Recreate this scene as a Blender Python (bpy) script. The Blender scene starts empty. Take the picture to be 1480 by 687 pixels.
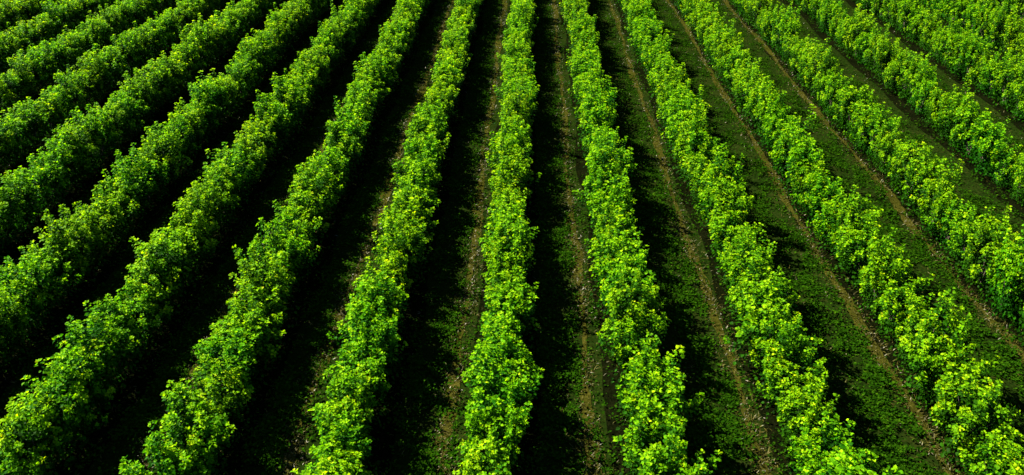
import bpy, math
import numpy as np

R = math.radians
scene = bpy.context.scene
COL = scene.collection
RNG = np.random.default_rng(7)

# ------------------------------------------------------------------ layout (metres)
S = 2.6                 # distance between hedges
# x of each hedge, the central one is number 0; the camera stands at x = 0, the alleys widen to the right
HEDGE_X = {i: -.48 + 2.6 * i - (.05 * (-i - 4) if i < -4 else 0) for i in range(-14, 1)}
HEDGE_X.update({1: 2.17, 2: 4.98, 3: 7.88, 4: 10.85, 5: 14.0, 6: 17.4, 7: 20.6, 8: 23.7, 9: 26.8, 10: 29.9, 11: 33., 12: 36.1, 13: 39.2})
CAM_H = 10.6
FPX = 1150.0            # focal length in photo pixels (photo 1480 wide)
PITCH = math.atan(673.0 / FPX)
YAW = R(1.37)
SUN_EL, SUN_AZ = R(44), R(300)      # azimuth measured clockwise from +Y, the direction along the hedges


# ------------------------------------------------------------------ mesh helpers
def quiet_mesh(name, verts, faces_flat, sizes, material, smooth=False, attrs=None):
    """verts (n,3); faces_flat loop vertex indices; sizes loops per face"""
    me = bpy.data.meshes.new(name)
    n, nl, nf = len(verts), len(faces_flat), len(sizes)
    me.vertices.add(n)
    me.vertices.foreach_set('co', np.asarray(verts, np.float32).ravel())
    me.loops.add(nl)
    me.loops.foreach_set('vertex_index', np.asarray(faces_flat, np.int32))
    me.polygons.add(nf)
    starts = np.concatenate([[0], np.cumsum(sizes)[:-1]]).astype(np.int32)
    me.polygons.foreach_set('loop_start', starts)
    me.polygons.foreach_set('use_smooth', np.full(nf, smooth))
    for k, v in (attrs or {}).items():
        a = me.attributes.new(k, 'FLOAT', 'POINT')
        a.data.foreach_set('value', np.asarray(v, np.float32))
    me.materials.append(material)
    me.update(calc_edges=True)
    me.validate()
    return me


def link(name, data, parent=None):
    o = bpy.data.objects.new(name, data)
    COL.objects.link(o)
    if parent:
        o.parent = parent
    return o


def unit(v):
    return v / np.maximum(np.linalg.norm(v, axis=-1, keepdims=True), 1e-9)


# one leaf: petiole end at the origin, tip at +y, folded along the midrib and drooping at the tip
LEAF_V = np.array([[0, 0, 0], [-.30, .16, .07], [.30, .16, .07], [-.44, .42, .10], [.44, .42, .10], [-.27, .74, .03], [.27, .74, .03],
                   [0, 1.0, -.16], [0, .36, 0], [0, .72, -.04]], np.float64)
LEAF_F = [[0, 8, 1], [0, 2, 8], [1, 8, 3], [2, 4, 8], [3, 8, 9, 5], [8, 4, 6, 9], [5, 9, 7], [9, 6, 7]]


def leaves_mesh(name, pos, dirs, ups, size, age, rnd, material, tv=LEAF_V, tf=LEAF_F):
    y = unit(dirs)
    x = unit(np.cross(y, ups))
    z = np.cross(x, y)
    n = len(pos)
    k = len(tv)
    w = size[:, None]
    v = (pos[:, None, :] + (tv[None, :, 0:1] * x[:, None, :] + tv[None, :, 1:2] * y[:, None, :] + tv[None, :, 2:3] * z[:, None, :]) * w[:, None, :])
    flat = np.concatenate([np.array(f) for f in tf])
    sizes = np.array([len(f) for f in tf])
    fl = (flat[None, :] + (np.arange(n) * k)[:, None]).ravel()
    sz = np.tile(sizes, n)
    return quiet_mesh(name, v.reshape(-1, 3), fl, sz, material, attrs={'age': np.repeat(age, k), 'rnd': np.repeat(rnd, k)})


# ------------------------------------------------------------------ materials
def new_mat(name):
    m = bpy.data.materials.new(name)
    m.use_nodes = True
    nt = m.node_tree
    nt.nodes.clear()
    return m, nt.nodes, nt.links


def ramp(N, pts):
    r = N.new('ShaderNodeValToRGB')
    e = r.color_ramp.elements
    while len(e) < len(pts):
        e.new(0.5)
    for el, (p, c) in zip(e, pts):
        el.position = p
        el.color = (*c, 1)
    return r


def leaf_material(name, cols, trans, trans_gain=1.6, rough=.42, spec=.35):
    m, N, L = new_mat(name)
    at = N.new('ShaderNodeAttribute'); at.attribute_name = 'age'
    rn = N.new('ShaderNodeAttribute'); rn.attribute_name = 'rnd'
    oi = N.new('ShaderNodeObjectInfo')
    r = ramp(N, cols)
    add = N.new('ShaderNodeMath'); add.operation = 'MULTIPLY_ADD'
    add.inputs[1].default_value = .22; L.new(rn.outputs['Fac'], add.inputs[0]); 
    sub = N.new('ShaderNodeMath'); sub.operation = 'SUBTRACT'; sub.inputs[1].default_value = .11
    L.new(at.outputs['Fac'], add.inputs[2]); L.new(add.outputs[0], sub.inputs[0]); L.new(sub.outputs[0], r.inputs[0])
    hsv = N.new('ShaderNodeHueSaturation')
    mr = N.new('ShaderNodeMapRange'); mr.inputs[3].default_value = .489; mr.inputs[4].default_value = .508
    L.new(oi.outputs['Random'], mr.inputs[0]); L.new(mr.outputs[0], hsv.inputs['Hue'])
    mv = N.new('ShaderNodeMapRange'); mv.inputs[3].default_value = .8; mv.inputs[4].default_value = 1.2
    L.new(rn.outputs['Fac'], mv.inputs[0]); L.new(mv.outputs[0], hsv.inputs['Value'])
    L.new(r.outputs[0], hsv.inputs['Color'])
    p = N.new('ShaderNodeBsdfPrincipled')
    p.inputs['Roughness'].default_value = rough
    p.inputs['Specular IOR Level'].default_value = spec
    L.new(hsv.outputs[0], p.inputs['Base Color'])
    t = N.new('ShaderNodeBsdfTranslucent')
    mul = N.new('ShaderNodeMix'); mul.data_type = 'RGBA'; mul.blend_type = 'MULTIPLY'; mul.inputs[0].default_value = 1
    mul.inputs[7].default_value = (trans_gain * 1.05, trans_gain, trans_gain * .25, 1)
    L.new(hsv.outputs[0], mul.inputs[6]); L.new(mul.outputs[2], t.inputs[0])
    mx = N.new('ShaderNodeMixShader'); mx.inputs[0].default_value = trans
    L.new(p.outputs[0], mx.inputs[1]); L.new(t.outputs[0], mx.inputs[2])
    o = N.new('ShaderNodeOutputMaterial'); L.new(mx.outputs[0], o.inputs[0])
    return m


LEAF = leaf_material('hedge_leaf', [(0, (.004, .024, .0008)), (.36, (.011, .066, .0008)), (.62, (.066, .190, .001)), (.88, (.165, .295, .002)), (1, (.24, .28, .004))], .43, rough=.5, spec=.015)  # old-leaf end darkened beyond age, for the shaded pockets in the crown
WEED = leaf_material('weed_leaf', [(0, (.0035, .015, .0005)), (.5, (.0075, .028, .0008)), (1, (.018, .046, .0012))], .2, spec=.0)
DRY = leaf_material('dry_blade', [(0, (.014, .016, .0015)), (.5, (.030, .030, .004)), (1, (.052, .049, .008))], .15, 1.0, spec=.1)


def simple_mat(name, base, rough):
    m, N, L = new_mat(name)
    p = N.new('ShaderNodeBsdfPrincipled'); p.inputs['Roughness'].default_value = rough
    nz = N.new('ShaderNodeTexNoise'); nz.inputs['Scale'].default_value = 30; nz.inputs['Detail'].default_value = 4
    r = ramp(N, [(.3, tuple(c * .6 for c in base)), (.7, tuple(c * 1.3 for c in base))])
    L.new(nz.outputs[0], r.inputs[0]); L.new(r.outputs[0], p.inputs['Base Color'])
    o = N.new('ShaderNodeOutputMaterial'); L.new(p.outputs[0], o.inputs[0])
    return m


BARK = simple_mat('bark', (.06, .045, .03), .85)


def soil_material(name, pts, scale, bump):
    m, N, L = new_mat(name)
    tc = N.new('ShaderNodeTexCoord')
    n1 = N.new('ShaderNodeTexNoise'); n1.inputs['Scale'].default_value = scale; n1.inputs['Detail'].default_value = 8; n1.inputs['Roughness'].default_value = .7
    n2 = N.new('ShaderNodeTexNoise'); n2.inputs['Scale'].default_value = scale * 14; n2.inputs['Detail'].default_value = 5
    L.new(tc.outputs['Object'], n1.inputs[0]); L.new(tc.outputs['Object'], n2.inputs[0])
    mx = N.new('ShaderNodeMath'); mx.operation = 'MULTIPLY_ADD'; mx.inputs[1].default_value = .5
    L.new(n2.outputs[0], mx.inputs[0])
    h = N.new('ShaderNodeMath'); h.operation = 'MULTIPLY'; h.inputs[1].default_value = .5
    L.new(n1.outputs[0], h.inputs[0]); L.new(h.outputs[0], mx.inputs[2])
    r = ramp(N, pts); L.new(mx.outputs[0], r.inputs[0])
    p = N.new('ShaderNodeBsdfPrincipled'); p.inputs['Roughness'].default_value = .95; p.inputs['Specular IOR Level'].default_value = 0
    L.new(r.outputs[0], p.inputs['Base Color'])
    b = N.new('ShaderNodeBump'); b.inputs['Strength'].default_value = 1.0; b.inputs['Distance'].default_value = bump
    L.new(n2.outputs[0], b.inputs['Height']); L.new(b.outputs[0], p.inputs['Normal'])
    o = N.new('ShaderNodeOutputMaterial'); L.new(p.outputs[0], o.inputs[0])
    return m


SOIL = soil_material('field_soil', [(.35, (.002, .005, .0006)), (.5, (.004, .009, .001)), (.65, (.009, .012, .002))], .9, .03)
TRACK = soil_material('track_soil', [(.35, (.007, .009, .001)), (.5, (.016, .017, .002)), (.65, (.032, .031, .005))], 1.6, .02)


# ------------------------------------------------------------------ ground
def ground_z(x, y):
    return (.022 * np.sin(x * 1.1 + 1.3 * np.sin(y * .23)) + .02 * np.sin(y * .9 + .7 * x) + .015 * np.sin(1.7 * y - 1.1 * x + 2)
            + .012 * np.sin(2.9 * x + .6 * y)) * np.clip(1.3 - (np.abs(x) + np.abs(y - 25)) / 160, 0, 1)


def grid_mesh(name, xs, ys, zfun, mat, dz=0.0):
    X, Y = np.meshgrid(xs, ys)
    v = np.stack([X, Y, zfun(X, Y) + dz], -1).reshape(-1, 3)
    nx, ny = len(xs), len(ys)
    i = (np.arange(ny - 1)[:, None] * nx + np.arange(nx - 1)[None, :]).ravel()
    f = np.stack([i, i + 1, i + nx + 1, i + nx], -1)
    return quiet_mesh(name, v, f.ravel(), np.full(len(f), 4), mat, smooth=True)


far = np.array([-900, -400, -180, -90, -55])
xs = np.concatenate([far, np.arange(-36, 36.01, .22), -far[::-1]])
ys = np.concatenate([[-300, -90, -25], np.arange(2, 52.01, .22), [70, 110, 200, 450, 1200, 3000]])
g = link('ground', grid_mesh('ground', xs, ys, ground_z, SOIL)); g['kind'] = 'structure'


# ------------------------------------------------------------------ what the camera frames
cp, sp, cy_, sy_ = math.cos(PITCH), math.sin(PITCH), math.cos(YAW), math.sin(YAW)
FWD = np.array([-sy_ * cp, cy_ * cp, -sp])
RIGHT = np.array([cy_, sy_, 0.])
UP = np.cross(RIGHT, FWD)
CAM = np.array([0., 0., CAM_H])


def project(p):
    d = p - CAM
    z = d @ FWD
    return 740 + FPX * (d @ RIGHT) / z, 343.5 - FPX * (d @ UP) / z, z


def in_view(x, y, h, margin):
    px, py, z = project(np.stack([x, y, h * np.ones_like(x)], -1))
    m = margin * FPX / np.maximum(z, 1)
    return (z > 2) & (px > -m) & (px < 1480 + m) & (py > -m) & (py < 687 + m)


# ------------------------------------------------------------------ bushes: a few shapes, every plant in the field is a copy of one
def lump(p, ph):
    return (np.sin(p[:, 0] * 5.1 + ph[0]) * np.sin(p[:, 1] * 4.3 + ph[1]) + .8 * np.sin(p[:, 2] * 6.2 + ph[2] + 2 * p[:, 1])
            + .6 * np.sin(p[:, 1] * 9.1 + ph[3] + 3 * p[:, 0]))


def make_bush(seed, loose=0.):
    r = np.random.default_rng(seed)
    ph = r.uniform(0, 6.28, 4)
    ax, ay, az = .405, .60, .65               # half width across, half length along the hedge, half height
    c = np.array([0, 0, .82])
    P, D, U, Z, A = [], [], [], [], []
    # shoots leave the inside of the crown and end on its lumpy surface, spread apart so that gaps stay between them
    cand = unit(r.normal(size=(2400, 3)))
    cand = cand[cand[:, 2] > -.25]
    keep = [0]
    for q in range(1, len(cand)):
        if np.max(cand[keep] @ cand[q]) < 1 - .088 * r.uniform(.5, 1.6):
            keep.append(q)
    # branches, each ending in a fan of shoots with gaps to the next one
    nb = len(keep)
    d = cand[keep]
    bs = unit(np.sign(d) * np.abs(d) ** .74) * np.array([ax, ay, az])
    bs *= (1 + (.12 + .08 * loose) * lump(bs, ph))[:, None]
    under = np.clip((-bs[:, 2] - .1) / .5, 0, 1)          # the crown draws in towards its foot
    bs[:, 0] *= 1 - .62 * under
    bgrow = r.uniform(.72 - .06 * loose, 1.24 + .10 * loose, nb)
    bvig = r.normal(0, .06, nb)
    per = r.integers(3, 6, nb)
    own = np.repeat(np.arange(nb), per)
    ns = len(own)
    surf = bs[own]
    grow = bgrow[own]
    tip = c + surf * grow[:, None] + np.array([0, 0, 1.]) * r.normal(0, .08, nb)[own][:, None] + r.normal(size=(ns, 3)) * np.array([.05, .05, .06])
    longs = r.random(ns) < .09 + .07 * loose
    tip += np.where(longs, r.uniform(.06, .26, ns), 0)[:, None] * unit(unit(surf) + np.array([0, 0, .5]))
    tip[:, 2] = np.maximum(tip[:, 2], .20 + .12 * r.random(ns))
    start = (c + bs * .55 + np.array([0, 0, -.12]))[own]
    axis = unit(tip - start)
    axis = unit(axis + np.array([0, 0, 1.1]) + r.normal(size=(ns, 3)) * .12)
    length = np.minimum(np.linalg.norm(tip - start, axis=1), .36) * np.where(longs, 1.3, 1)
    vig = bvig[own] + r.normal(0, .04, ns)                # young and old branches
    for i in range(ns):
        n_l = int(length[i] / .026)
        side = unit(np.cross(axis[i], r.normal(size=3)))
        side2 = np.cross(axis[i], side)
        for k in range(n_l):                  # alternate leaves down the shoot
            t = ((k + .6) / n_l) ** 1.15
            q = tip[i] - axis[i] * length[i] * t
            q[2] -= .05 * t * t
            a = k * 2.4 + r.uniform(-.4, .4)
            o = math.cos(a) * side + math.sin(a) * side2
            dr = unit(o + .30 * axis[i] + np.array([0, 0, -.28]) + r.normal(size=3) * .22)
            P.append(q + o * r.uniform(.01, .03 + .04 * t)); D.append(dr)
            U.append(unit(np.array([0, 0, .6]) + .35 * axis[i] + .4 * o + r.normal(size=3) * .6))
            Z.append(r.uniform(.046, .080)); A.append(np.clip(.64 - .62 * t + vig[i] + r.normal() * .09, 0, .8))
        nt = r.integers(4, 7)                 # rosette of young leaves at the tip
        a0 = r.uniform(0, 6.28)
        for k in range(nt):
            a = a0 + k * 6.283 / nt + r.uniform(-.3, .3)
            o = math.cos(a) * side + math.sin(a) * side2
            dr = unit(o + r.uniform(.2, .8) * axis[i])
            P.append(tip[i] + o * .012); D.append(dr)
            U.append(unit(.8 * axis[i] + np.array([0, 0, .3]) + .6 * o + r.normal(size=3) * .5))
            Z.append(r.uniform(.034, .062)); A.append(np.clip(r.normal(.66, .09) + vig[i], .45, 1))
    # older leaves filling the inside and the skirt, coloured darker to deepen its shade
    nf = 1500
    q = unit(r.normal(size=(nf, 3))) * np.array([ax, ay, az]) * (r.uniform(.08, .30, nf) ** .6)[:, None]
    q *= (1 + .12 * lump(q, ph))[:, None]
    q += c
    low = r.random(nf) < .30                    # low leaves added as a dark core, blocking sun under the crown
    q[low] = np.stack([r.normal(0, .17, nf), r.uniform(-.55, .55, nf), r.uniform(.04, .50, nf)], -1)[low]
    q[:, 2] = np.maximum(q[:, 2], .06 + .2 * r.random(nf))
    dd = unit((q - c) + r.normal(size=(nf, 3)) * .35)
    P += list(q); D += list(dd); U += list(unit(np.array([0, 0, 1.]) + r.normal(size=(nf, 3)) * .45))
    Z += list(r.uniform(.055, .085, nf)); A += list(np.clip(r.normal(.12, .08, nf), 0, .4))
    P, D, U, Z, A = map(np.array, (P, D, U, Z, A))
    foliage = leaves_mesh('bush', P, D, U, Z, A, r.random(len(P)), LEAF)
    # canes, all from one crown at the ground
    V, F = [np.array([0, 0, -.05])], []
    for k in range(9):
        a = k * .7 + r.uniform(-.3, .3)
        end = c + np.array([math.cos(a) * ax * .7, math.sin(a) * ay * .75, r.uniform(.0, .4)])
        prev = None
        for j, t in enumerate((.06, .3, .6, 1.)):
            ctr = end * t
            ctr[2] = end[2] * t ** .75
            rad = .016 * (1 - t) + .004
            ring = []
            for s in range(5):
                b = s * 1.2566
                ring.append(len(V)); V.append(ctr + np.array([math.cos(b) * rad, math.sin(b) * rad, 0]))
            for s in range(5):
                if prev is None:
                    F.append([0, ring[(s + 1) % 5], ring[s]])
                else:
                    F.append([prev[s], prev[(s + 1) % 5], ring[(s + 1) % 5], ring[s]])
            prev = ring
    stem = quiet_mesh('stem', np.array(V), np.concatenate([np.array(f) for f in F]), np.array([len(f) for f in F]), BARK, smooth=True)
    return foliage, stem


TIDY, LOOSE = 12, 10
KINDS = [make_bush(100 + k) for k in range(TIDY)] + [make_bush(300 + k, 1.) for k in range(LOOSE)]

ORD = ['first', 'second', 'third', 'fourth', 'fifth', 'sixth', 'seventh', 'eighth', 'ninth', 'tenth', 'eleventh', 'twelfth']


def hedge_label(i):
    if i == 0:
        return 'bright green hedge running almost straight up the picture, the most upright one'
    side = 'left' if i < 0 else 'right'
    look = {-1: 'bright leafy hedge', -2: 'bright leafy hedge'}.get(i, 'hedge with sunlit ridge and shaded flank') if i < 0 else ('bright leafy hedge' if i < 4 else 'hedge with sunlit left flank')
    return f'{look}, {ORD[abs(i) - 1]} to the {side} of the upright central hedge'


proto = {}
for i in range(-13, 14):
    x0 = HEDGE_X[i]
    yy = np.arange(6.0, 60.0, .92)
    yy = yy + RNG.uniform(-.12, .12, len(yy))
    xx = np.full_like(yy, x0)
    ok = in_view(xx, yy, .7, 1.3) | in_view(xx, yy, 1.3, 1.0)
    strict = in_view(xx, yy, .9, .3)
    if strict.sum() < 1:
        continue
    yy = yy[ok]
    root = link('hedge', None)
    root.location = (x0, float(yy.min()), float(ground_z(x0, yy.min())))
    root['label'] = hedge_label(i)
    root['category'] = 'hedge'
    root['group'] = 'parallel hedges of leafy bushes across the field'
    for y in yy:
        wild = .85 if i > 0 else (.6 if i == 0 else (.5 if y < 22 else .05))
        k = TIDY + int(RNG.integers(LOOSE)) if RNG.random() < wild else int(RNG.integers(TIDY))
        if k not in proto:
            b = proto[k] = link('bush', KINDS[k][0], root)
            st = link('stem', KINDS[k][1], b)
        else:
            b = proto[k].copy(); COL.objects.link(b); b.parent = root
            for ch in proto[k].children:
                c2 = ch.copy(); COL.objects.link(c2); c2.parent = b
        wob = .06 * math.sin(y * .55 + i * 2.1) + RNG.uniform(-.05, .05)
        amp = .045 if i < 0 else (.08 if i < 1 else .11)
        dens = 1 + amp * math.sin(y * 1.3 + i * 1.7) + .6 * amp * math.sin(y * 2.9 + i)
        s = float(np.clip(RNG.normal(dens, .045), .76, 1.2))
        b.location = (wob, float(y - yy.min()), float(ground_z(x0, y) - ground_z(x0, yy.min())))
        b.rotation_euler = (0, 0, RNG.choice([0, math.pi]) + RNG.uniform(-.35, .35))
        slim = .76 if i > 3 else (.9 if i == 3 else 1)
        b.scale = (slim * s * RNG.uniform(.92, 1.1), s * RNG.uniform(.95, 1.12), s * RNG.uniform(.9, 1.1))

# ------------------------------------------------------------------ bare soil kept open under each hedge, coloured blacker for the hedge's shade
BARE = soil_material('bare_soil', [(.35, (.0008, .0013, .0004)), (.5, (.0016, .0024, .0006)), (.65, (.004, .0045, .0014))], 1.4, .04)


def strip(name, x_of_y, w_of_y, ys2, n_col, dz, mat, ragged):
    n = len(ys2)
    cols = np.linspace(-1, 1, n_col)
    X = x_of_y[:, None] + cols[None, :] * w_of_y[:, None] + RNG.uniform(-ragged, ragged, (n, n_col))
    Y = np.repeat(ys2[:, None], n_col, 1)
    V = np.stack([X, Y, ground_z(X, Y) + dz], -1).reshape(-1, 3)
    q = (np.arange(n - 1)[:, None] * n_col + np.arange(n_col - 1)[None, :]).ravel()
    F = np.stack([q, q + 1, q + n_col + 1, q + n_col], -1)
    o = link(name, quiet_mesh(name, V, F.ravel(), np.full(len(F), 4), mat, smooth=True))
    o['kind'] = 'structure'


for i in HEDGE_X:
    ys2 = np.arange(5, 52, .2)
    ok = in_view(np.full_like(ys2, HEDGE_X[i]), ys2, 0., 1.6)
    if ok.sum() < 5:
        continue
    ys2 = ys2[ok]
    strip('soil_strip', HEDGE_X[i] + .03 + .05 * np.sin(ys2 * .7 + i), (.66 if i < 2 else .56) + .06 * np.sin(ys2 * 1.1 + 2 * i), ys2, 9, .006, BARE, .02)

# ------------------------------------------------------------------ tracks worn along the alleys
TRACKS = {-3: .56, -2: .57, -1: .63, 0: .63, 1: .72, 2: .83, 3: .85}     # how far across each alley its track runs
for i in TRACKS:
    x0 = HEDGE_X[i] + TRACKS[i] * (HEDGE_X[i + 1] - HEDGE_X[i])
    ys2 = np.arange(5, 52, .2)
    ok = in_view(np.full_like(ys2, x0), ys2, 0., 1.0)
    if ok.sum() < 5:
        continue
    ys2 = ys2[ok]
    c = x0 + .05 * np.sin(ys2 * .5 + i) + .03 * np.sin(ys2 * 1.9 + 2 * i)
    w = np.maximum(.085 + .04 * np.sin(ys2 * .8 + i * 1.4) + RNG.uniform(-.03, .03, len(ys2)), .04)
    strip('dirt_track', c, w, ys2, 5, .011, TRACK, .02)

# ------------------------------------------------------------------ weeds and dry grass on the alleys
BLADE_V = np.array([[-.09, 0, 0], [.09, 0, 0], [-.07, .5, .04], [.07, .5, .04], [0, 1, -.1]], float)
BLADE_F = [[0, 1, 3, 2], [2, 3, 4]]
WLEAF_V = np.array([[0, 0, 0], [-.38, .45, .08], [.38, .45, .08], [0, 1, -.1]], float)
WLEAF_F = [[0, 2, 3, 1]]


def scatter(n, seed):
    """random ground points, as dense in the picture's far part as leaves there stay visible"""
    r = np.random.default_rng(seed)
    y = 7 + 41 * r.random(n) ** 1.35
    x = (r.random(n) * 2 - 1) * (y * .74 + 5)
    ok = in_view(x, y, 0., .8)
    return x[ok], y[ok], r


def alley_k(x):
    k = sorted(HEDGE_X)
    return np.floor(np.interp(x, [HEDGE_X[i] for i in k], k)).astype(int)


def alley_u(x):
    k = sorted(HEDGE_X)
    return np.interp(x, [HEDGE_X[i] for i in k], k) % 1.0


def track_dist(x, y):
    """distance to the track of the alley, in alley widths; large where there is none"""
    k = sorted(HEDGE_X)
    f = np.interp(x, [HEDGE_X[i] for i in k], k)
    n = np.floor(f).astype(int)
    off = np.array([TRACKS.get(j, 9.) for j in range(-20, 20)])[n + 20]
    return f - n - off - .02 * np.sin(y * .5 + n)


def patch(x, y, k=0.):
    return (np.sin(x * 2.3 + 1.7 * np.sin(y * .9 + k)) * np.sin(y * 1.7 + 1.1 * np.sin(x * 1.9 + k)) + .6 * np.sin(x * 5.3 + y * 3.1 + k) * np.sin(y * 4.7 - x * 2.2))


x, y, r = scatter(2000000, 11)
u = alley_u(x)
fr = np.array([TRACKS.get(j, .70) for j in range(-20, 20)])[alley_k(x) + 20]
w = 1 / (1 + np.exp(-(u - .27) / .025)) / (1 + np.exp((u - fr - .0) / .03)) + .14
w *= np.clip(.45 + .8 * patch(x * 1.7, y * 1.7, 1.3), .05, 1.2)
w *= 1 - .7 * np.exp(-(track_dist(x, y) / .035) ** 2)
ok = r.random(len(x)) < w * .8
x, y = x[ok], y[ok]
n = len(x)
hgt = r.random(n) ** 1.3 * (.04 + .16 * np.clip(.15 + .75 * patch(x * 1.3, y * 1.3, 1.3), 0, 1))
pos = np.stack([x, y, ground_z(x, y) + .004 + hgt], -1)
a = r.uniform(0, 6.283, n)
dirs = np.stack([np.cos(a), np.sin(a), r.uniform(-.3, .7, n)], -1)
ups = unit(np.array([0, 0, 1.]) + r.normal(size=(n, 3)) * .35)
me = leaves_mesh('grass', pos, dirs, ups, r.uniform(.035, .085, n), np.clip(r.normal(.45, .22, n), 0, 1), r.random(n), WEED, WLEAF_V, WLEAF_F)
o = link('grass', me); o['kind'] = 'stuff'

x, y, r = scatter(900000, 12)
u = alley_u(x)
wig = track_dist(x, y)
w = np.exp(-(wig / .07) ** 2) + .04
w *= np.clip(.7 + .45 * patch(x, y, 4.), .1, 1.2)
ok = r.random(len(x)) < w
x, y = x[ok], y[ok]
n = len(x)
pos = np.stack([x, y, ground_z(x, y) + .003], -1)
a = r.uniform(0, 6.283, n)
dirs = np.stack([np.cos(a), np.sin(a), r.uniform(.1, 1.1, n)], -1)
ups = unit(np.array([0, 0, 1.]) + r.normal(size=(n, 3)) * .4)
me = leaves_mesh('dry_grass', pos, dirs, ups, r.uniform(.05, .12, n), np.clip(r.normal(.5, .25, n), 0, 1), r.random(n), DRY, BLADE_V, BLADE_F)
o = link('dry_grass', me); o['kind'] = 'stuff'

# ------------------------------------------------------------------ light
w = bpy.data.worlds.new('World'); scene.world = w
w.use_nodes = True
nt = w.node_tree
bg = nt.nodes['Background']
sky = nt.nodes.new('ShaderNodeTexSky')
sky.sky_type = 'NISHITA'
sky.sun_disc = False
sky.sun_elevation = SUN_EL
sky.sun_rotation = SUN_AZ
sky.altitude = 2500
sky.air_density = .6
nt.links.new(sky.outputs[0], bg.inputs[0])
bg.inputs[1].default_value = .06
sd = bpy.data.lights.new('sun', 'SUN')
sd.energy = 5.0
sd.angle = R(.5)
sd.color = (1, .91, .74)
so = link('sun', sd)
import mathutils
dirv = mathutils.Vector((math.sin(SUN_AZ) * math.cos(SUN_EL), math.cos(SUN_AZ) * math.cos(SUN_EL), math.sin(SUN_EL)))
so.rotation_euler = dirv.to_track_quat('Z', 'Y').to_euler()
so.location = dirv * 60

# ------------------------------------------------------------------ camera
cd = bpy.data.cameras.new('camera')
cd.sensor_width = 36
cd.lens = 36 * FPX / 1480
cd.clip_end = 6000
co = link('camera', cd)
co.location = (0, 0, CAM_H)
co.rotation_euler = (math.pi / 2 - PITCH, 0, YAW)
scene.camera = co

scene.view_settings.view_transform = 'Standard'
scene.view_settings.look = 'None'
scene.view_settings.gamma = 1
scene.view_settings.exposure = 2.65
scene.render.engine = 'CYCLES'
scene.cycles.max_bounces = 4
scene.cycles.diffuse_bounces = 2
scene.cycles.use_denoising = True
